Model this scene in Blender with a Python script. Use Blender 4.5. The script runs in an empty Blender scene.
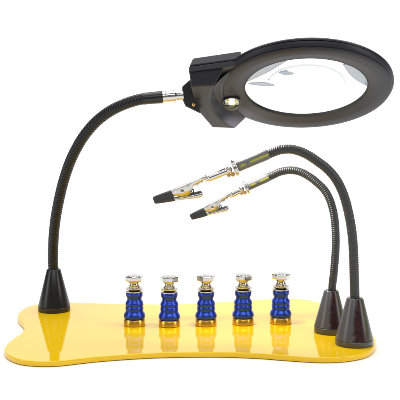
import bpy, bmesh, math, random
from mathutils import Vector, Matrix, noise
random.seed(4)
PI = math.pi
MM = 0.001
sc = bpy.context.scene
C = sc.collection

# ------------------------------------------------------------------ camera
D = 1000.0                      # mm from camera to the middle of the stand
PITCH = math.radians(6.0)
H = 132.5
FWD = Vector((0, math.cos(PITCH), -math.sin(PITCH)))
UP = Vector((0, math.sin(PITCH), math.cos(PITCH)))
CAM = Vector((0, 0, H)) - FWD * D
def ray(px, py):
    return FWD * 1000 + Vector((1, 0, 0)) * (px - 200) + UP * (200 - py)
def onZ(px, py, z=0.0):         # point of the plane Z = z, in mm
    r = ray(px, py); return CAM + r * ((z - CAM.z) / r.z)
def onY(px, py, Y):
    r = ray(px, py); return CAM + r * ((Y - CAM.y) / r.y)
def mpp(p):                     # mm per photo pixel at a point
    return (p - CAM).dot(FWD) / 1000.0

cd = bpy.data.cameras.new('camera')
cam = bpy.data.objects.new('camera', cd); C.objects.link(cam)
cam.location = CAM * MM
cam.rotation_euler = (PI / 2 - PITCH, 0, 0)
cd.sensor_width = 36; cd.lens = 90
cd.clip_start = 0.01; cd.clip_end = 50
sc.camera = cam

# ------------------------------------------------------------------ materials
def mat(name, col, rough=0.4, metal=0.0, spec=0.5, coat=0.0, bump=None, trans=0.0, ior=1.5, vary=0.0, vscale=300, coat_rough=0.03):
    m = bpy.data.materials.new(name); m.use_nodes = True
    nt = m.node_tree; b = nt.nodes['Principled BSDF']
    b.inputs['Base Color'].default_value = (*col, 1)
    b.inputs['Roughness'].default_value = rough
    b.inputs['Metallic'].default_value = metal
    b.inputs['Specular IOR Level'].default_value = spec
    b.inputs['Coat Weight'].default_value = coat
    b.inputs['Coat Roughness'].default_value = coat_rough
    b.inputs['Transmission Weight'].default_value = trans
    b.inputs['IOR'].default_value = ior
    tc = nt.nodes.new('ShaderNodeTexCoord')
    if vary:
        n = nt.nodes.new('ShaderNodeTexNoise'); n.inputs['Scale'].default_value = vscale; n.inputs['Detail'].default_value = 5
        nt.links.new(tc.outputs['Object'], n.inputs['Vector'])
        r = nt.nodes.new('ShaderNodeMapRange'); r.inputs[1].default_value = 0.3; r.inputs[2].default_value = 0.7
        r.inputs[3].default_value = max(0.0, rough - vary); r.inputs[4].default_value = rough + vary
        nt.links.new(n.outputs['Fac'], r.inputs[0]); nt.links.new(r.outputs[0], b.inputs['Roughness'])
    if bump:
        n = nt.nodes.new('ShaderNodeTexNoise'); n.inputs['Scale'].default_value = bump[0]; n.inputs['Detail'].default_value = 4
        nt.links.new(tc.outputs['Object'], n.inputs['Vector'])
        bp = nt.nodes.new('ShaderNodeBump'); bp.inputs['Strength'].default_value = bump[1]; bp.inputs['Distance'].default_value = bump[2]
        nt.links.new(n.outputs['Fac'], bp.inputs['Height']); nt.links.new(bp.outputs[0], b.inputs['Normal'])
    return m

M = {}
M['sweep'] = mat('white_paper', (0.9, 0.9, 0.895), 0.7, spec=0.2)
M['yellow'] = mat('yellow_enamel', (0.86, 0.53, 0.001), 0.05, spec=0.5, ior=1.5, bump=(6, 0.008, 0.004), vary=0.02, vscale=60)
M['black_plastic'] = mat('black_cone_plastic', (0.008, 0.008, 0.009), 0.28)
M['neck_black'] = mat('black_ribbed_sleeve', (0.006, 0.006, 0.0065), 0.3, spec=0.35)
M['housing'] = mat('charcoal_housing_plastic', (0.024, 0.024, 0.03), 0.34, spec=0.2, bump=(2600, 0.12, 0.0006), vary=0.02)
M['housing_dark'] = mat('black_housing_plastic', (0.016, 0.016, 0.017), 0.3)
M['seam'] = mat('seam_black', (0.004, 0.004, 0.004), 0.6)
M['grey_cone'] = mat('grey_cone_plastic', (0.085, 0.085, 0.09), 0.3, vary=0.05)
M['grey_band'] = mat('grey_band_plastic', (0.07, 0.07, 0.072), 0.25)
M['grey_neck'] = mat('grey_ribbed_neck', (0.03, 0.03, 0.029), 0.38, spec=0.5)
M['rubber'] = mat('dark_rubber', (0.03, 0.03, 0.032), 0.4, bump=(1500, 0.2, 0.0008))
M['chrome'] = mat('polished_steel', (0.62, 0.60, 0.57), 0.14, 1.0, vary=0.08, bump=(700, 0.12, 0.0006))
M['steel'] = mat('nickel_plated_steel', (0.58, 0.565, 0.53), 0.22, 1.0, vary=0.1, bump=(500, 0.15, 0.0008))
M['blue'] = mat('blue_anodised', (0.028, 0.07, 0.48), 0.25, 0.7, vary=0.03, vscale=500)
M['gold'] = mat('gold_ring', (0.85, 0.48, 0.06), 0.25, 0.85, vary=0.05)
M['brass'] = mat('brass', (0.75, 0.5, 0.2), 0.25, 1.0)
M['glass'] = mat('clear_lens_glass', (1, 1, 1), 0.0, trans=1.0, ior=1.15)
M['clear'] = mat('clear_reflection_sliver', (0.5, 0.56, 0.62), 0.06, trans=0.7, ior=1.35)
M['arcglass'] = mat('clear_reflection_arc', (0.9, 0.93, 0.96), 0.05, trans=0.8, ior=1.3)
M['bulb'] = mat('clear_bulb', (1, 1, 1), 0.03, trans=1.0, ior=1.18)
M['socket'] = mat('led_socket', (0.03, 0.03, 0.02), 0.3)

def emis(name, col, s):
    m = bpy.data.materials.new(name); m.use_nodes = True
    b = m.node_tree.nodes['Principled BSDF']
    b.inputs['Base Color'].default_value = (*col, 1)
    b.inputs['Emission Color'].default_value = (*col, 1); b.inputs['Emission Strength'].default_value = s
    return m
M['reflector'] = mat('led_reflector_grey', (0.55, 0.55, 0.52), 0.35)
M['chip'] = emis('led_chip', (0.6, 0.6, 0.02), 0.25)
M['lit'] = emis('led_lit_core', (1.0, 0.97, 0.92), 5.0)

def mottled(name, base, dark, warm, olive, a0, a1, rough=0.3):
    """tinted plastic, mottled dark red and olive in a sector round the local Z axis"""
    m = mat(name, base, rough)
    nt = m.node_tree; b = nt.nodes['Principled BSDF']; N = nt.nodes.new; L = nt.links.new
    tc = N('ShaderNodeTexCoord'); sp = N('ShaderNodeSeparateXYZ'); L(tc.outputs['Object'], sp.inputs[0])
    at = N('ShaderNodeMath'); at.operation = 'ARCTAN2'; L(sp.outputs[1], at.inputs[0]); L(sp.outputs[0], at.inputs[1])
    def rng(x, lo, hi, o0, o1):
        r = N('ShaderNodeMapRange'); r.interpolation_type = 'SMOOTHSTEP'
        for i, v in ((1, lo), (2, hi), (3, o0), (4, o1)): r.inputs[i].default_value = v
        L(x, r.inputs[0]); return r.outputs[0]
    n1 = N('ShaderNodeTexNoise'); n1.inputs['Scale'].default_value = 260; n1.inputs['Detail'].default_value = 8; n1.inputs['Roughness'].default_value = 0.75
    L(tc.outputs['Object'], n1.inputs['Vector'])
    ja = N('ShaderNodeMath'); ja.operation = 'MULTIPLY_ADD'; ja.inputs[1].default_value = 0.7; L(n1.outputs['Fac'], ja.inputs[0]); L(at.outputs[0], ja.inputs[2])
    lo = rng(ja.outputs[0], a0 + 0.25, a0 + 0.45, 0, 1); hi = rng(ja.outputs[0], a1 + 0.25, a1 + 0.5, 1, 0)
    mk = N('ShaderNodeMath'); mk.operation = 'MULTIPLY'; L(lo, mk.inputs[0]); L(hi, mk.inputs[1])
    n2 = N('ShaderNodeTexNoise'); n2.inputs['Scale'].default_value = 380; n2.inputs['Detail'].default_value = 3
    L(tc.outputs['Object'], n2.inputs['Vector'])
    cr = N('ShaderNodeValToRGB'); e = cr.color_ramp.elements
    e[0].position = 0.3; e[0].color = (*dark, 1); e[1].position = 0.75; e[1].color = (*warm, 1)
    L(n2.outputs['Fac'], cr.inputs[0])
    ol = rng(at.outputs[0], a1 - 0.35, a1 + 0.0, 0, 1)
    mo = N('ShaderNodeMix'); mo.data_type = 'RGBA'; L(ol, mo.inputs[0]); L(cr.outputs[0], mo.inputs[6]); mo.inputs[7].default_value = (*olive, 1)
    mx = N('ShaderNodeMix'); mx.data_type = 'RGBA'; L(mk.outputs[0], mx.inputs[0]); mx.inputs[6].default_value = (*base, 1); L(mo.outputs[2], mx.inputs[7])
    L(mx.outputs[2], b.inputs['Base Color'])
    return m
M['cone_mottled'] = mottled('grey_cone_mottled', (0.085, 0.085, 0.09), (0.008, 0.004, 0.009), (0.05, 0.012, 0.008), (0.06, 0.065, 0.012), -1.75, -0.75, 0.24)  # dark red and olive mottling over one sector of the grey

# ------------------------------------------------------------------ object helpers
def tag(o, label=None, cat=None, group=None, kind=None):
    for k, v in (('label', label), ('category', cat), ('group', group), ('kind', kind)):
        if v: o[k] = v
    return o
def empty(name, loc_mm):
    o = bpy.data.objects.new(name, None); C.objects.link(o)
    o.location = Vector(loc_mm) * MM; o.empty_display_size = 0.02
    return o
def build(name, bm, m, parent=None, mtx=None, smooth=True, recalc=True, bevel=None):
    """bm in mm -> one mesh object in metres"""
    if recalc: bmesh.ops.recalc_face_normals(bm, faces=bm.faces[:])
    for v in bm.verts: v.co *= MM
    for f in bm.faces: f.smooth = smooth
    me = bpy.data.meshes.new(name); bm.to_mesh(me); bm.free()
    me.materials.append(m)
    o = bpy.data.objects.new(name, me); C.objects.link(o)
    if parent: o.parent = parent
    if mtx is not None: o.matrix_local = mtx
    if bevel:
        b = o.modifiers.new('bevel', 'BEVEL'); b.width = bevel * MM; b.segments = 3; b.limit_method = 'ANGLE'; b.angle_limit = math.radians(30); b.harden_normals = True
    if smooth:
        me.shade_smooth() if hasattr(me, 'shade_smooth') else None
        try: me.set_sharp_from_angle(angle=math.radians(38))
        except Exception: pass
    return o
def lathe(bm, prof, n=64, mtx=None, seg=None):
    """prof: list of (r, z). seg=n sides"""
    rings = []
    for r, z in prof:
        if abs(r) < 1e-6:
            co = Vector((0, 0, z)); rings.append([bm.verts.new(mtx @ co if mtx else co)])
        else:
            ring = []
            for i in range(n):
                a = 2 * PI * i / n
                co = Vector((r * math.cos(a), r * math.sin(a), z))
                ring.append(bm.verts.new(mtx @ co if mtx else co))
            rings.append(ring)
    for A, B in zip(rings, rings[1:]):
        for i in range(n):
            j = (i + 1) % n
            a = [A[0]] if len(A) == 1 else [A[i], A[j]]
            b = [B[0]] if len(B) == 1 else [B[j], B[i]]
            if len(a) + len(b) >= 3: bm.faces.new(a + b)
    return rings
def closed(prof):
    """cap a lathe profile on the axis at both ends"""
    p = list(prof)
    if p[0][0] > 0: p = [(0, p[0][1])] + p
    if p[-1][0] > 0: p = p + [(0, p[-1][1])]
    return p
def LB(prof, n=64, mtx=None):
    bm = bmesh.new(); lathe(bm, closed(prof), n, mtx); return bm
def prism(bm, pts, z0, z1, mtx=None, pts1=None):
    pts1 = pts1 or pts
    a = [bm.verts.new((mtx @ Vector((x, y, z0))) if mtx else (x, y, z0)) for x, y in pts]
    b = [bm.verts.new((mtx @ Vector((x, y, z1))) if mtx else (x, y, z1)) for x, y in pts1]
    n = len(a)
    bm.faces.new(a); bm.faces.new(b[::-1])
    for i in range(n):
        j = (i + 1) % n; bm.faces.new((a[i], b[i], b[j], a[j]))
def axis_mtx(p, q):
    """frame at p whose Z runs towards q"""
    z = (q - p).normalized(); x = Vector((0, 1, 0)).cross(z)
    if x.length < 1e-4: x = Vector((1, 0, 0))
    x.normalize(); y = z.cross(x)
    m = Matrix((x, y, z)).transposed().to_4x4(); m.translation = p
    return m
def catmull(P, closed_=False, k=12):
    out = []; n = len(P)
    rngn = n if closed_ else n - 1
    for i in range(rngn):
        if closed_: p0, p1, p2, p3 = P[(i - 1) % n], P[i], P[(i + 1) % n], P[(i + 2) % n]
        else: p0, p1, p2, p3 = P[max(i - 1, 0)], P[i], P[i + 1], P[min(i + 2, n - 1)]
        for j in range(k):
            t = j / k
            out.append(0.5 * ((2 * p1) + (p2 - p0) * t + (2 * p0 - 5 * p1 + 4 * p2 - p3) * t * t + (3 * p1 - p0 - 3 * p2 + p3) * t ** 3))
    if not closed_: out.append(P[-1])
    return out
def resample(P, step):
    d = [0.0]
    for a, b in zip(P, P[1:]): d.append(d[-1] + (b - a).length)
    n = max(2, int(round(d[-1] / step))); out = []; j = 0
    for i in range(n + 1):
        s = d[-1] * i / n
        while j < len(P) - 2 and d[j + 1] < s: j += 1
        t = (s - d[j]) / max(1e-9, d[j + 1] - d[j]); out.append(P[j].lerp(P[j + 1], min(1, t)))
    return out
def tube(bm, path, rfun, n=20, cap=True):
    """parallel transport tube; rfun(i, s)"""
    s = 0.0; nrm = None; rings = []
    for i, p in enumerate(path):
        t = (path[min(i + 1, len(path) - 1)] - path[max(i - 1, 0)]).normalized()
        if i: s += (p - path[i - 1]).length
        if nrm is None:
            nrm = t.cross(Vector((0, 1, 0.01))).normalized()
        nrm = (nrm - t * nrm.dot(t)).normalized(); bn = t.cross(nrm)
        r = rfun(i, s)
        rings.append([bm.verts.new(p + (nrm * math.cos(2 * PI * k / n) + bn * math.sin(2 * PI * k / n)) * r) for k in range(n)])
    for A, B in zip(rings, rings[1:]):
        for k in range(n):
            l = (k + 1) % n; bm.faces.new((A[k], A[l], B[l], B[k]))
    if cap:
        bm.faces.new(rings[0][::-1]); bm.faces.new(rings[-1])
def gooseneck_bm(pts, r, pitch):
    path = resample(catmull(pts, k=24), pitch / 6.0)
    prof = [0.925, 0.945, 0.985, 1.0, 1.0, 0.985]
    bm = bmesh.new()
    tube(bm, path, lambda i, s: r * prof[i % 6], n=28)
    return bm

# ------------------------------------------------------------------ setting: white paper sweep
bm = bmesh.new()
FZ = -5.4
prof = [(-1600, FZ)]
for i in range(0, 41): prof.append((-1600 + i * 65, FZ))
for i in range(1, 25):
    a = PI / 2 * i / 24; prof.append((1000 + 500 * math.sin(a), FZ + 500 * (1 - math.cos(a))))
prof.append((1500, 2600))
prof = prof[1:]
L_ = [bm.verts.new((-1900, y, z)) for y, z in prof]; R_ = [bm.verts.new((1900, y, z)) for y, z in prof]
for i in range(len(prof) - 1): bm.faces.new((L_[i], R_[i], R_[i + 1], L_[i + 1]))
sweep = build('backdrop', bm, M['sweep'])
tag(sweep, kind='structure')

# ------------------------------------------------------------------ yellow plate
top_px = [(38, 304), (27, 307), (20.5, 311), (17.8, 315), (19, 319.5), (23, 324), (24.7, 328), (21.5, 332.8), (14, 338), (8, 343), (4.3, 348.5), (6.2, 353.2), (13, 357.2), (22, 359.8),
          (38, 361.3), (58, 361), (80, 358.6), (100, 356.5), (130, 354.3), (160, 352.8), (200, 352.2), (230, 352.4), (260, 353.6), (290, 355.9), (320, 357.6), (345, 356.8), (364, 353.4),
          (373, 348.6), (375.8, 343), (374, 336), (367, 327), (352, 315), (333, 306), (315, 301.2), (300, 299), (280, 298.6), (260, 299.4), (240, 300.6), (220, 302), (200, 303.4), (180, 304.1), (160, 304.2), (130, 303.9), (100, 303.2), (75, 302.3), (55, 302)]
P = [onZ(x, y) for x, y in top_px]
P = catmull(P, True, 8)
plate_base = Vector((0, 0, -5))
def offset(P, d):
    out = []; n = len(P)
    for i in range(n):
        t = (P[(i + 1) % n] - P[i - 1]).normalized(); nn = Vector((t.y, -t.x, 0))
        out.append(P[i] + nn * d)
    return out
area = sum(P[i - 1].x * P[i].y - P[i].x * P[i - 1].y for i in range(len(P)))
sg = 1 if area > 0 else -1
bm = bmesh.new()
rings = []
for d, z in ((-1.0, 0), (-0.45, -0.12), (-0.1, -0.45), (0, -1.0), (0, -4.0), (-0.3, -4.6), (-1.0, -5.0)):
    rings.append([bm.verts.new((p.x, p.y, z + 5)) for p in offset(P, d * sg)])
n = len(P)
for A, B in zip(rings, rings[1:]):
    for i in range(n): bm.faces.new((A[i], A[(i + 1) % n], B[(i + 1) % n], B[i]))
inner = [bm.verts.new((p.x, p.y, 5)) for p in offset(P, -1.6 * sg)]
for i in range(n): bm.faces.new((inner[i], inner[(i + 1) % n], rings[0][(i + 1) % n], rings[0][i]))
bm.faces.new(inner); bm.faces.new(rings[-1][::-1])
plate = build('base_plate', bm, M['yellow'])
for f in plate.data.polygons:
    if len(f.vertices) > 10: f.use_smooth = False
plate.location = plate_base * MM
tag(plate, 'wavy edged glossy yellow base plate under all the stands', 'base plate')

# ------------------------------------------------------------------ posts
def make_post():
    t = empty('threaded_post', (0, 0, 0))
    build('gold_ring', LB([(10.2, 0), (10.9, 0.5), (10.9, 5.9), (10.6, 6.3), (9.5, 6.3)], 48), M['gold'], t)
    b = build('blue_barrel', LB([(9.2, 7.0), (10.2, 7.4), (10.9, 8.6), (11.0, 10.6), (10.5, 12.4), (9.3, 14.2), (8.9, 15.6), (9.0, 16.4), (9.15, 17.0), (9.15, 19.6), (8.7, 20.2), (8.55, 20.6), (8.9, 21.1), (9.15, 21.7), (9.1, 24.2), (8.5, 25.2), (7.6, 26.6), (7.2, 28.0),
                        (7.5, 29.6), (8.3, 31.2), (8.5, 32.4), (8.5, 34.6), (8.1, 35.2), (6, 35.3)], 56), M['blue'], t)
    build('groove_ring', LB([(10.1, 6.3), (10.5, 6.5), (10.5, 6.9), (9.9, 7.1)], 48), M['steel'], t)
    build('washer', LB([(7.9, 35.3), (8.8, 35.6), (8.8, 36.6), (8.2, 37.0), (5, 37.0)], 48), M['steel'], t)
    build('spacer', LB([(5.6, 37.0), (5.6, 38.6)], 32), M['seam'], t)
    build('washer', LB([(7.0, 38.6), (8.5, 38.8), (8.6, 39.6), (7.4, 40.4), (5, 40.6)], 48), M['steel'], t)
    build('stem', LB([(5.8, 40.4), (5.9, 42.0), (5.2, 42.6), (4.5, 43.4), (4.4, 44.8), (5.2, 45.4), (5.6, 47.4)], 40), M['chrome'], t)
    bm = bmesh.new()
    lathe(bm, closed([(6.4, 46.5), (8.8, 47.4), (9.4, 48.3), (9.4, 51.8), (8.9, 52.5), (8.2, 52.7)]), 6)
    k = build('hex_knob', bm, M['chrome'], t, smooth=False, bevel=0.5)
    k.rotation_euler.z = 0.35
    build('knob_dimple', LB([(6.8, 52.5), (6.6, 53.1), (5.9, 53.2)], 32), M['steel'], k)
    return t
def copy_tree(o, parent=None):
    c = o.copy(); C.objects.link(c)
    if parent: c.parent = parent
    for ch in [x for x in list(bpy.data.objects) if x.parent == o]: copy_tree(ch, c)
    return c
proto = make_post()
posts = [(134.6, 324.9, 0.0, 'blue threaded post nearest the black cone, leftmost of the five'),
         (169.4, 325.6, 0.5, 'second blue post counted from the black cone'),
         (206.0, 324.8, 0.9, 'middle blue post of the five standing in a row'),
         (243.0, 323.8, 0.25, 'fourth blue post counted from the black cone, left of the last one'),
         (280.6, 322.9, 0.7, 'blue threaded post nearest the two grey cones, rightmost of the five')]
for i, (px, py, rz, lab) in enumerate(posts):
    o = proto if i == 0 else copy_tree(proto)
    p = onZ(px, py); s = mpp(p)
    o.location = (p + Vector((0, 0, 0.05))) * MM; o.rotation_euler.z = rz
    o.scale = (s * 0.985, s * 0.985, s * 0.945)
    tag(o, lab, 'post', 'blue posts in a row on the yellow plate')

# ------------------------------------------------------------------ cones
def cone_parts(root, s, r0, r1, h, m_cone, m_band, band=5.0, rot=0):
    """r0 base radius, r1 top radius, h height (mm)"""
    rb = r0
    def rr(z): return r0 + (r1 - r0) * (z - band) / (h - band)
    bm = LB([(rr(band) - 0.2, band + 0.25), (rr(band + 1.2), band + 1.2), (rr(h * 0.5), h * 0.5), (rr(h - 1.4), h - 1.4), (r1 - 0.25, h - 0.4), (r1 - 0.9, h), (r1 - 1.6, h), (r1 - 3.2, h - 0.3)], 72)
    c = build('cone_base', bm, m_cone, root)
    b = build('base_band', LB([(rb - 0.9, 0), (rb - 0.2, 0.4), (rb, 1.2), (rb, band - 0.5), (rb - 0.5, band), (rb - 2.5, band)], 72), m_band, c)
    return c

# ---- left: magnifier lamp
pb = onZ(54.3, 310.4); s = mpp(pb)
lamp = empty('magnifier_lamp', pb)
tag(lamp, 'magnifying lamp with round black head on a black gooseneck and black cone', 'magnifier lamp')
def MX(M4): # world-mm matrix -> parent local metres
    m = M4.copy(); m.translation = m.translation * MM; return m
hL = (onY(54.3, 268.8, pb.y).z)
cone_parts(lamp, s, 16.0 * s, 6.7 * s, hL, M['black_plastic'], M['housing_dark'], band=4.9 * s)
def rel(bm, base):
    for v in bm.verts: v.co -= base
    return bm
HY = 0.0
neck_px = [(53.6, 272), (53.0, 262), (53.1, 250), (53.6, 238), (55.4, 220), (59.0, 200), (63.9, 180), (70.9, 160), (81.0, 140.5), (92.4, 125.6), (103.5, 115.6), (115, 108.4), (130, 102.1), (144, 98.6), (152, 97.9)]
n = len(neck_px); pts = []
for i, (x, y) in enumerate(neck_px):
    t = i / (n - 1); t = t * t * (3 - 2 * t)
    pts.append(onY(x, y, pb.y * (1 - t) + HY * t))
build('gooseneck', rel(gooseneck_bm(pts, 5.15 * s, 2.65 * s), pb), M['neck_black'], lamp)
a, b = onY(142.0, 98.9, HY), onY(162.6, 97.0, HY)
Lh = (b - a).length
build('neck_sleeve', rel(LB([(5.0, 0), (5.7, 0.5), (5.9, 2), (6.0, Lh * 0.6), (6.2, Lh - 0.5), (5.6, Lh)], 40, axis_mtx(a, b)), pb), M['black_plastic'], lamp)
b2 = onY(183.5, 95.2, HY); L2 = (b2 - b).length
build('metal_connector', rel(LB([(5.2, 0), (5.8, 0.3), (5.8, 3.2), (5.55, 3.5), (5.55, 4.1), (5.8, 4.4), (5.8, 12.5), (5.2, 13.6), (4.9, 14.0), (5.0, L2)], 40, axis_mtx(b, b2)), pb), M['chrome'], lamp)

# ---- head
TH = math.radians(27.6); ROLL = math.radians(1.2)
c0 = onY(306.0, 90.9, HY)
ex = Vector((math.cos(ROLL), 0, -math.sin(ROLL)))
ez = Vector((0, -math.sin(TH), -math.cos(TH)))
ez = (ez - ex * ez.dot(ex)).normalized(); ey = ez.cross(ex)
HM = Matrix((ex, ey, ez)).transposed().to_4x4(); HM.translation = c0 - pb
RO = 84.3
bm = bmesh.new()
pr = [(61.6, -10.5), (66, -6.4), (60.9, -5.2), (60.6, -2.6), (61.2, -1.9), (63, -1.6), (70.5, 0.1), (72.5, 0.45), (79, 0.5), (82.6, 0.35), (83.6, -0.1), (83.9, -0.6), (83.5, -1.0), (83.5, -1.5), (84.6, -1.8), (85.6, -3.2), (85.9, -6.1), (84.9, -6.3), (84.9, -6.3)]
pr = pr[:-1] + [(84.0, -6.4), (62, -6.5)]
pr = pr[1:-1] + [(66, -6.4)]
lathe(bm, pr, 160)
head = build('head_housing', bm, M['housing'], lamp, MX(HM))
def sub(name, bm, m, smooth=True, bevel=None, mtx=None):
    return build(name, bm, m, head, mtx, smooth=smooth, bevel=bevel)
bm = bmesh.new()
lathe(bm, [(68.0, -7.1), (84.2, -7.1), (85.3, -7.2), (85.5, -8.6), (84.4, -10.2), (81.5, -11.6), (78, -12.3), (74, -12.3), (71.5, -11.6), (70.5, -10.6), (67.5, -7.6), (68.0, -7.1)], 160)
sub('upper_rim', bm, M['housing'])
bm = bmesh.new(); lathe(bm, [(67.5, -6.45), (84.0, -6.45), (84.0, -7.05), (67.5, -7.05), (67.5, -6.45)], 128)
sub('seam_strip', bm, M['seam'])
bm = bmesh.new(); lathe(bm, [(60.3, -2.6), (60.5, -2.1), (60.9, -1.85), (61.6, -1.75), (61.6, -5.4), (60.3, -5.4), (60.3, -2.6)], 128)
sub('lens_retainer', bm, M['seam'])

# neck of the head: block
def arcp(r0, x0, y0, r1, x1, y1, n=24):
    a0 = math.atan2(y0, x0); a1 = math.atan2(y1, x1) + 2 * PI
    return [((r0 + (r1 - r0) * i / n) * math.cos(a0 + (a1 - a0) * i / n), (r0 + (r1 - r0) * i / n) * math.sin(a0 + (a1 - a0) * i / n)) for i in range(n + 1)]
a0 = math.atan2(43.5, -81); a1 = math.atan2(-66, -60) + 2 * PI
low = [(-115.2, 31.5)] + arcp(91.5, -82.5, 41.0, 84, -55, -64) + [(-92, -64.3), (-105, -32), (-112.2, 2)]
low_t = [(-113.8, 27.6)] + arcp(96.0, -90, 31.0, 92, -66, -62) + [(-91, -62.5), (-103.8, -31), (-111, 2)]
def shrink(pts, cx, cy, k): return [(cx + (x - cx) * k, cy + (y - cy) * k) for x, y in pts]
bm = bmesh.new()
prism(bm, low, -1.2, 12.4, pts1=low_t)
sub('handle_underside', bm, M['housing'], bevel=2.6)
arc2 = []
b0 = math.atan2(46.0, -63); b1 = math.atan2(-66, -52) + 2 * PI
for i in range(25):
    a = b0 + (b1 - b0) * i / 24; arc2.append((81.5 * math.cos(a), 81.5 * math.sin(a)))
mid = [(-115.8, 32.2)] + arc2 + [(-80, -65), (-92.4, -65), (-105.6, -32), (-112.8, 2)]
bm = bmesh.new(); prism(bm, mid, -6.35, -0.9)
sub('handle_lower_shell', bm, M['housing'], bevel=0.5)
bm = bmesh.new(); prism(bm, shrink(mid, -92, -15, 0.972), -7.2, -6.3)
sub('handle_seam', bm, M['seam'])
top1 = [(x + (3.4 if x < -100 else 0), y - (2.4 if y > 20 else -2.0 if y < -50 else 0)) for x, y in mid]
bm = bmesh.new(); prism(bm, mid, -7.1, -17.5, pts1=top1)
sub('handle_upper_shell', bm, M['housing'], bevel=1.8)
# flange between the ring and the block (lies at ring level)
bm = bmesh.new()
fl = []
for i in range(33):
    a = a0 + (a1 - a0) * i / 32
    t = min(1, max(0, (1 - i / 32) / 0.3), i / 32 / 0.25); t = t * t * (3 - 2 * t)
    fl.append((a,) + tuple((82 + (r - 82) * (0.25 + 0.75 * t), -1.5 + (z + 1.5) * (0.1 + 0.9 * t)) for r, z in ((82.0, 0.35), (86.0, 0.5), (89.0, 1.2), (91.4, 2.8), (92.8, 5.4))))
grid = [[bm.verts.new((r * math.cos(f[0]), r * math.sin(f[0]), z)) for r, z in f[1:]] for f in fl]
for A, B in zip(grid, grid[1:]):
    for j in range(len(A) - 1): bm.faces.new((A[j], A[j + 1], B[j + 1], B[j]))
ff = sub('flange_fillet', bm, M['housing'])
so = ff.modifiers.new('solid', 'SOLIDIFY'); so.thickness = 0.0008; so.offset = -1
# ribbed thumb recess line on the left corner of the block
bm = bmesh.new()
pl = [Vector((-110.6, 0, 11.8)), Vector((-107, -5, 12.1)), Vector((-102, -15, 12.1)), Vector((-98, -30, 12.1)), Vector((-96.5, -40, 12.0)), Vector((-97.5, -45, 11.4))]
tube(bm, resample(catmull(pl, k=8), 0.8), lambda i, s: 0.75, n=10)
sub('thumb_tab_edge', bm, M['housing'])
# lens: strong convex with a stepped inner lens
lp = []
for i in range(25):
    r = 61.0 * (i / 24); lp.append((r, -4.3 + 1.6 * (1 - (r / 61.2) ** 2)))
lp2 = []
for i in range(61):
    r = 61.0 * (1 - i / 60)
    z = -4.8 - 1.6 * (1 - (r / 61.2) ** 2) - 0.35 * min(1, max(0, (40 - r) / 3))
    lp2.append((r, z))
bm = bmesh.new(); lathe(bm, lp + lp2, 128)
sub('lens', bm, M['glass'])
# added clear arc and slivers imitating the reflections inside the lens
bm = bmesh.new()
tube(bm, [Vector((38 * math.cos(a), 38 * math.sin(a), -8.2)) for a in [math.radians(12 + 156 * k / 80) for k in range(81)]], lambda i, s: 0.9, n=12)
sub('lens_reflection_arc', bm, M['arcglass'])
def crescent(cx, cy, rc, a0, a1, wmax, rad=0):
    """tapered clear sliver following an arc of radius rc round (cx, cy)"""
    o, n_ = [], []
    for k in range(17):
        t = k / 16; a = math.radians(a0 + (a1 - a0) * t); w_ = wmax * math.sin(PI * t) ** 0.8 + 0.15
        o.append((cx + (rc + w_ * 0.3) * math.cos(a), cy + (rc + w_ * 0.3) * math.sin(a))); n_.append((cx + (rc - w_ * 0.7) * math.cos(a), cy + (rc - w_ * 0.7) * math.sin(a)))
    return o + n_[::-1]
for args in ((0, -16, 63.0, 112, 168, 13), (-45, -44, 42, 70, 106, 5.5), (-22, -5, 26, 72, 104, 5), (0, -16, 63.0, 12, 60, 13)):
    bm = bmesh.new(); prism(bm, crescent(*args), -8.6, -9.8); sub('lens_reflection_sliver', bm, M['clear'], bevel=0.3)
# LED in the underside
LM = Matrix.Translation(Vector((-72.5, -24.0, 0.3)) * MM)
bm = bmesh.new()
lathe(bm, [(9.0, 0.2), (9.6, 1.2), (9.0, 2.0), (8.0, 1.6), (7.4, -0.1), (0, -0.1)], 48)
sock = sub('led_socket', bm, M['socket'], mtx=LM)
bm = bmesh.new(); lathe(bm, [(0, 0.0), (4.0, 0.15), (7.0, 0.9), (7.1, 0.1)], 40)
sub('led_reflector', bm, M['reflector'], mtx=LM)
bm = bmesh.new()
dome = [(7.4, 0.2), (7.5, 2.5)] + [(7.5 * math.cos(a), 3.0 + 7.0 * math.sin(a)) for a in [PI / 2 * k / 10 for k in range(11)]]
dome[-1] = (0, 10.0)
lathe(bm, [(0, 0.2)] + dome, 40)
sub('led_bulb', bm, M['bulb'], mtx=LM)
bm = bmesh.new()
for (x, y, r) in ((-3.6, 2.6, 1.0), (3.2, 0.8, 0.9), (-1.6, -3.0, 0.9), (1.8, -4.6, 0.7)):
    lathe(bm, [(0, 0.4), (r, 0.4), (r, 2.0), (0, 2.2)], 12, Matrix.Translation((x, y, 0)))
sub('led_chips', bm, M['chip'], mtx=LM)
bm = bmesh.new(); lathe(bm, [(0, 0.4), (2.4, 0.6), (2.4, 3.0), (0, 4.2)], 20)
sub('led_core', bm, M['lit'], mtx=LM)

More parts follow.
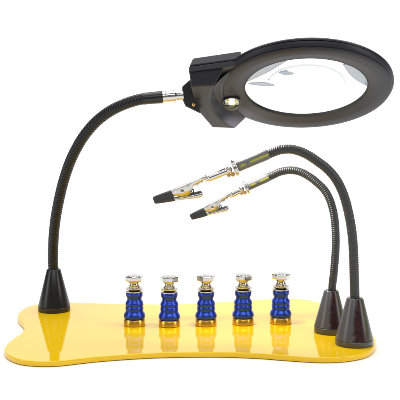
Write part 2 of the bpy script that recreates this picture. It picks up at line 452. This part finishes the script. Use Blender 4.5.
# hinge knuckle between connector and head
hp = [(182.3, 86.5), (190.2, 79.6), (197, 83), (196, 93), (201, 113.4), (198.5, 112.6), (185.4, 106.2), (181.9, 98)]
q = [onY(x, y, HY) for x, y in hp]
bm = bmesh.new()
F = [bm.verts.new(v + Vector((0, -3, 0))) for v in q]; B = [bm.verts.new(v + Vector((0, 14, 0))) for v in q]
bm.faces.new(F); bm.faces.new(B[::-1])
for i in range(len(q)): bm.faces.new((F[i], B[i], B[(i + 1) % len(q)], F[(i + 1) % len(q)]))
kn = build('hinge_knuckle', rel(bm, pb), M['housing_dark'], lamp, bevel=1.2)
k0 = onY(193.6, 104.8, HY - 3.2)
build('hinge_screw', rel(LB([(1.6, 0), (1.6, 0.3), (1.1, 0.6), (1.0, 0.2)], 24, axis_mtx(k0, k0 + Vector((0.0, -5, 0)))), pb), M['brass'], kn)

# ------------------------------------------------------------------ alligator clip (local: X towards the tip, Y up, Z to the viewer)
def yz_poly(bm, pts, w0, w1=None, zc=0):
    """plate in XY extruded in Z symmetric"""
    prism(bm, pts, zc - w0, zc + w0)
def sheet(bm, secs):
    """loft of U shaped sections: (x, ytop, yskirt, halfwidth), sheet metal"""
    th = 0.45; rows = []
    for x, yt, ys, w in secs:
        o = [(ys, -w), (yt - 1.2, -w), (yt - 0.3, -w * 0.75), (yt, -w * 0.35), (yt, w * 0.35), (yt - 0.3, w * 0.75), (yt - 1.2, w), (ys, w)]
        rows.append([bm.verts.new((x, y, z)) for y, z in o])
    for A, B in zip(rows, rows[1:]):
        for i in range(len(A) - 1): bm.faces.new((A[i], A[i + 1], B[i + 1], B[i]))
def make_clip(parent, mtx, scale, with_tip=True):
    # jaw body: from the socket end (x=0) to the tip (x=58)
    S = Matrix.Scale(scale, 4)
    m4 = MX(mtx) @ S
    bm = bmesh.new()
    sheet(bm, [(-1.5, 1.6, -2.0, 2.2), (3, 1.8, -2.2, 2.8), (8, 1.7, -2.6, 3.2), (14, 1.6, -3.2, 3.4), (17.5, 1.6, -4.4, 3.5), (20, 1.5, -8.4, 3.7), (23, 1.4, -10.4, 3.8), (29, 1.2, -10.2, 3.8), (34, 0.8, -7.6, 3.7), (38, 0.3, -5.4, 3.2), (46, -0.2, -4.6, 2.6), (55, -0.4, -4.2, 2.0)])
    jaw = build('alligator_clip', bm, M['steel'], parent, m4)
    so = jaw.modifiers.new('solid', 'SOLIDIFY'); so.thickness = 0.0005; so.offset = -1
    def s_(n, bm, m, smooth=True, bevel=None): return build(n, bm, m, jaw, smooth=smooth, bevel=bevel)
    # lower lever: jaw end to thumb pad
    def bar(secs, e=0.7, waist=0.0):
        bm = bmesh.new(); rows = []
        for x, yt, yb, w in secs:
            ym = (yt + yb) / 2; h_ = (yt - yb) / 2; ring = []
            for k in range(24):
                a = 2 * PI * k / 24; ca, sa = math.cos(a), math.sin(a)
                g = 1 - waist * max(0, 1 - abs(sa) * 3.2)
                ring.append(bm.verts.new((x, ym + h_ * math.copysign(abs(sa) ** e, sa), w * g * math.copysign(abs(ca) ** e, ca))))
            rows.append(ring)
        for A, B in zip(rows, rows[1:]):
            for i in range(24): bm.faces.new((A[i], A[(i + 1) % 24], B[(i + 1) % 24], B[i]))
        bm.faces.new(rows[0]); bm.faces.new(rows[-1][::-1])
        return bm
    s_('lever', bar([(10.6, -13.2, -15.2, 1.8), (11.2, -12.2, -16.2, 3.2), (13, -11.4, -17.0, 4.0), (17, -10.9, -16.8, 4.2), (21, -10.4, -15.6, 3.8), (26, -9.6, -14.2, 3.5), (32, -8.4, -12.6, 3.3), (38, -7.2, -10.9, 3.1), (46, -5.4, -8.6, 2.6), (55, -4.6, -6.4, 2.0)], 0.8), M['steel'])
    s_('thumb_pad', bar([(11.0, -11.9, -13.6, 2.6), (12.0, -10.8, -13.4, 3.6), (14, -10.5, -13.0, 4.3), (18, -10.1, -12.6, 4.3), (20.5, -9.9, -11.6, 3.6), (21.4, -10.1, -10.9, 2.2)], 0.8), M['rubber'])
    # pivot rivet, spring
    bm = bmesh.new()
    lathe(bm, closed([(1.1, -4.6), (1.9, -4.4), (1.9, 4.4), (1.1, 4.6)]), 24, Matrix.Translation((28.5, -4.6, 0)))
    s_('pivot_rivet', bm, M['chrome'])
    path = []
    for i in range(0, 150):
        a = i * 0.4; path.append(Vector((20.0 + 2.1 * math.cos(a), -8.0 + 2.1 * math.sin(a), -3.0 + i * 0.04)))
    bm = bmesh.new(); tube(bm, path, lambda i, s: 0.42, n=8)
    s_('coil_spring', bm, M['seam'])
    # crimps: little studs along the socket
    bm = bmesh.new()
    for x, y in ((2, -2.0), (7.2, -2.6), (12.4, -3.4)):
        lathe(bm, closed([(1.0, -2.6), (1.7, -2.3), (1.7, 2.3), (1.0, 2.9)]), 14, Matrix.Translation((x, y, 0.8)))
    s_('crimp', bm, M['steel'])
    bm = bmesh.new()
    lathe(bm, closed([(1.0, 0), (1.2, 0.3), (1.2, 6), (0.8, 6.4)]), 16, Matrix.Translation((12.2, -2.6, 2.6)) @ Matrix.Rotation(-PI / 2, 4, 'Y'))
    s_('screw', bm, M['brass'])
    # rubber sleeve over both jaws
    bm = bar([(38.4, -0.2, -10.2, 3.9), (38.8, 0.5, -10.9, 4.3), (40, 0.7, -10.7, 4.3), (46, 0.9, -9.4, 4.0), (54, 1.1, -7.4, 3.5), (57.0, 0.9, -6.6, 3.2), (58.2, 0.0, -5.8, 2.4)], 0.6, 0.2)
    s_('rubber_tip', bm, M['rubber'])
    return jaw

def make_arm(px_base, base_r, top_r, top_py, band, neck, neck_r, pitch, Yend, sl, colr, tip, label, rl, name='clip_arm'):
    pb = onZ(*px_base); s = mpp(pb)
    root = empty(name, pb); tag(root, label, 'clip arm', 'alligator clip arms on grey cones')
    h = onY(px_base[0], top_py, pb.y).z
    cone_parts(root, s, base_r * s, top_r * s, h, M['cone_mottled'], M['grey_band'], band=band * s)
    n = len(neck); pts = []
    for i, (x, y) in enumerate(neck):
        t = min(1, max(0, (i - 1) / (n - 2))); t = t * t * (3 - 2 * t)
        pts.append(onY(x, y, pb.y * (1 - t) + Yend * t))
    sE = mpp(pts[-1])
    build('gooseneck', rel(gooseneck_bm(pts, neck_r * sE, pitch * sE), pb), M['grey_neck'], root)
    # sleeve over the neck's end
    A = onY(sl[0][0], sl[0][1], Yend); B = onY(sl[1][0], sl[1][1], Yend); Ls = (A - B).length
    r = sl[2] * sE
    mt = axis_mtx(B, A); mt2 = mt.copy(); mt2.translation = mt.translation - pb
    bm = LB([(r * 0.8, 0), (r, 0.4), (r, Ls * 0.62), (r * 1.03, Ls * 0.8), (r * 1.0, Ls - 0.8), (r * 0.86, Ls)], 40)
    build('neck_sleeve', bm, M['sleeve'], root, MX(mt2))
    # frame of the clip: X from the collar to the tip
    Cc = onY(colr[0], colr[1], Yend); T = onY(tip[0], tip[1], Yend - 0)
    X = (B - A).normalized(); Z = Vector((0, -1, 0)); Y = X.cross(Z)
    k = sl[2] / 5.2 * sE
    mc = Matrix((X, Y, X.cross(Y))).transposed().to_4x4(); mc.translation = Cc - pb
    R90 = Matrix.Rotation(PI / 2, 4, 'Y')           # lathe Z -> X
    def lp(prof, n=40, off=(0, 0, 0)):
        bm = bmesh.new(); lathe(bm, closed(prof), n, Matrix.Translation(off) @ R90); 
        for v in bm.verts: v.co *= k
        return bm
    col = build('end_collar', lp([(7.2, -1.9), (8.5, -1.4), (8.6, 0.8), (7.6, 1.6), (5, 1.7)]), M['steel'], root, MX(mc))
    # two round nuts below and above the rod
    bm = bmesh.new()
    bmesh.ops.create_uvsphere(bm, u_segments=24, v_segments=16, radius=3.6, matrix=Matrix.Translation((6.4, 0.3, 0)))
    for v in bm.verts: v.co *= k
    build('ball_joint', bm, M['chrome'], root, MX(mc))
    for dy in (-5.2,):
        bm = bmesh.new()
        lathe(bm, closed([(1.8, -1.8), (2.3, -1.4), (2.3, 1.4), (1.8, 1.8)]), 20, Matrix.Translation((4.2, dy, 1.0)))
        lathe(bm, closed([(1.5, -1.8), (1.9, -1.4), (1.9, 1.4), (1.5, 1.8)]), 20, Matrix.Translation((8.2, dy * 0.85, 1.0)))
        for v in bm.verts: v.co *= k
        build('clamp_screw', bm, M['brass'], root, MX(mc))
    ax = Vector(tip).xy if False else None
    d = (T - Cc); dx = d.dot(X); dy = d.dot(Y)
    # rod runs from the joint towards the clip
    ang = math.atan2(dy, dx)
    ROT = Matrix.Rotation(ang, 4, 'Z')
    mr = mc @ ROT
    bm = lp([(2.6, 7.5), (3.4, 8.6), (3.55, 9.5), (3.55, rl - 1), (2.6, rl + 0.2), (2.4, rl + 3)])
    build('rod', bm, M['chrome'], root, MX(mr))
    Lt = d.length
    ck = (Lt - rl * k) / 57.6
    mclip = mr @ Matrix.Translation((rl * k, 2.4 * k, 0))
    make_clip(root, mclip, ck)
    return root

# sleeve material: dark grey with yellow green dashes along one side
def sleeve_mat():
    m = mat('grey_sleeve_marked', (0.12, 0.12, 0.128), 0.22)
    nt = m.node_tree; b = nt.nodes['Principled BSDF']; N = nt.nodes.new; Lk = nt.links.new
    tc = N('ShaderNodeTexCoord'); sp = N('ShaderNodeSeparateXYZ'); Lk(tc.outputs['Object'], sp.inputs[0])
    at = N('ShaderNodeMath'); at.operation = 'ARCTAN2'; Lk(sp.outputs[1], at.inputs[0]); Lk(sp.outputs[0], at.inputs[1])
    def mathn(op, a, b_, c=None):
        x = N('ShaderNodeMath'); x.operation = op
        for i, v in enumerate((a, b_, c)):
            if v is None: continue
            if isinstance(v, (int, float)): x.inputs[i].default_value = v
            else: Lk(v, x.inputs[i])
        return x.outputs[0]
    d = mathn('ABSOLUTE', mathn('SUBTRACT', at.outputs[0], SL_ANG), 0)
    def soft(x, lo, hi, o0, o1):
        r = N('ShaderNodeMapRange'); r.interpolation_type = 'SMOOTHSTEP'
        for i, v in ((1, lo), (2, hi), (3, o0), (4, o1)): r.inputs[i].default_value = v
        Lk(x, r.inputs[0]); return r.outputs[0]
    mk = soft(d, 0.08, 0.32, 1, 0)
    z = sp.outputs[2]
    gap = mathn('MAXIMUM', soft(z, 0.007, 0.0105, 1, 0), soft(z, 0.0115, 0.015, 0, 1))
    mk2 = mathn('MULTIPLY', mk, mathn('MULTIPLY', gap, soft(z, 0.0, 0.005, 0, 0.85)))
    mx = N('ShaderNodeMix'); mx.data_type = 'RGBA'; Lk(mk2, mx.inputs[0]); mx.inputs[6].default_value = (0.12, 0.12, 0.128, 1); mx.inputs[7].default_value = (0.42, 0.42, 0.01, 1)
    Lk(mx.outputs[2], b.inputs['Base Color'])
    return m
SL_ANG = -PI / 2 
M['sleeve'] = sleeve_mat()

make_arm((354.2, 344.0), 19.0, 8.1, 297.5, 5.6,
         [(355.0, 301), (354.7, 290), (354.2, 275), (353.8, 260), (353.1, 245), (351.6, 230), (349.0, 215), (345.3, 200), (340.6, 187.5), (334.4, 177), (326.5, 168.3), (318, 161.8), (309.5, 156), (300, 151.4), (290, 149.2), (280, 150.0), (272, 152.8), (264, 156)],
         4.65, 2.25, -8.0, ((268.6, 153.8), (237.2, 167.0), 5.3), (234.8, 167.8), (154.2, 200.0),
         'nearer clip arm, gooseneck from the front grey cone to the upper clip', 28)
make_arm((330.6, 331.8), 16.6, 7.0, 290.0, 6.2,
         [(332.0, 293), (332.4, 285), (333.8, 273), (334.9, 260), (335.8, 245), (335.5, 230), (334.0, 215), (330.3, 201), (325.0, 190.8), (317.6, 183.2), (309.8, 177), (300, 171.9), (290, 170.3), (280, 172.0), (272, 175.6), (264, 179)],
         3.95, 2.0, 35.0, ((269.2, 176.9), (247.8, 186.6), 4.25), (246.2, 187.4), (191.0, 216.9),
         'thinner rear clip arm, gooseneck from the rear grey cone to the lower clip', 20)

# ------------------------------------------------------------------ light
w = bpy.data.worlds.new('World'); sc.world = w; w.use_nodes = True
bg = w.node_tree.nodes['Background']; bg.inputs[0].default_value = (1, 1, 1, 1); bg.inputs[1].default_value = 0.17
def area(name, loc, target, sx, sy, power, col=(1, 1, 1)):
    l = bpy.data.lights.new(name, 'AREA'); l.shape = 'RECTANGLE'; l.size = sx; l.size_y = sy; l.energy = power; l.color = col
    o = bpy.data.objects.new(name, l); C.objects.link(o); o.location = loc
    o.rotation_euler = (Vector(target) - Vector(loc)).to_track_quat('-Z', 'Y').to_euler()
    return o
area('overhead_softbox', (0, 0.1, 1.5), (0, 0.1, 0), 1.8, 1.6, 20)
area('backdrop_light', (0, 0.55, 1.9), (0, 1.5, 0.4), 2.6, 0.5, 16)
area('left_softbox', (-1.3, -0.5, 0.7), (0, 0, 0.1), 0.5, 1.2, 5)
area('right_softbox', (1.3, -0.5, 0.7), (0, 0, 0.1), 0.5, 1.2, 7)
area('front_fill', (0.1, -1.35, 1.15), (0, 0, 0.15), 1.3, 0.45, 5)  # fill added on the camera side to lift the front walls
# the lit LED
lp_ = bpy.data.lights.new('led_light', 'SPOT'); lp_.energy = 1.4; lp_.spot_size = math.radians(155); lp_.spot_blend = 0.8; lp_.shadow_soft_size = 0.009; lp_.color = (1, 0.96, 0.88)
lo = bpy.data.objects.new('led_light', lp_); C.objects.link(lo)
HW = HM.copy(); HW.translation = c0
LP = HW @ Vector((-70.5, -29, 11.0)); lo.location = LP * MM
lo.rotation_euler = (onY(315, 250, 55) - LP).to_track_quat('-Z', 'Y').to_euler()

sc.view_settings.view_transform = 'Standard'; sc.view_settings.look = 'None'
sc.view_settings.exposure = 0.0; sc.view_settings.gamma = 1
sc.render.engine = 'CYCLES'
sc.cycles.max_bounces = 12; sc.cycles.transmission_bounces = 10
sc.cycles.caustics_reflective = False
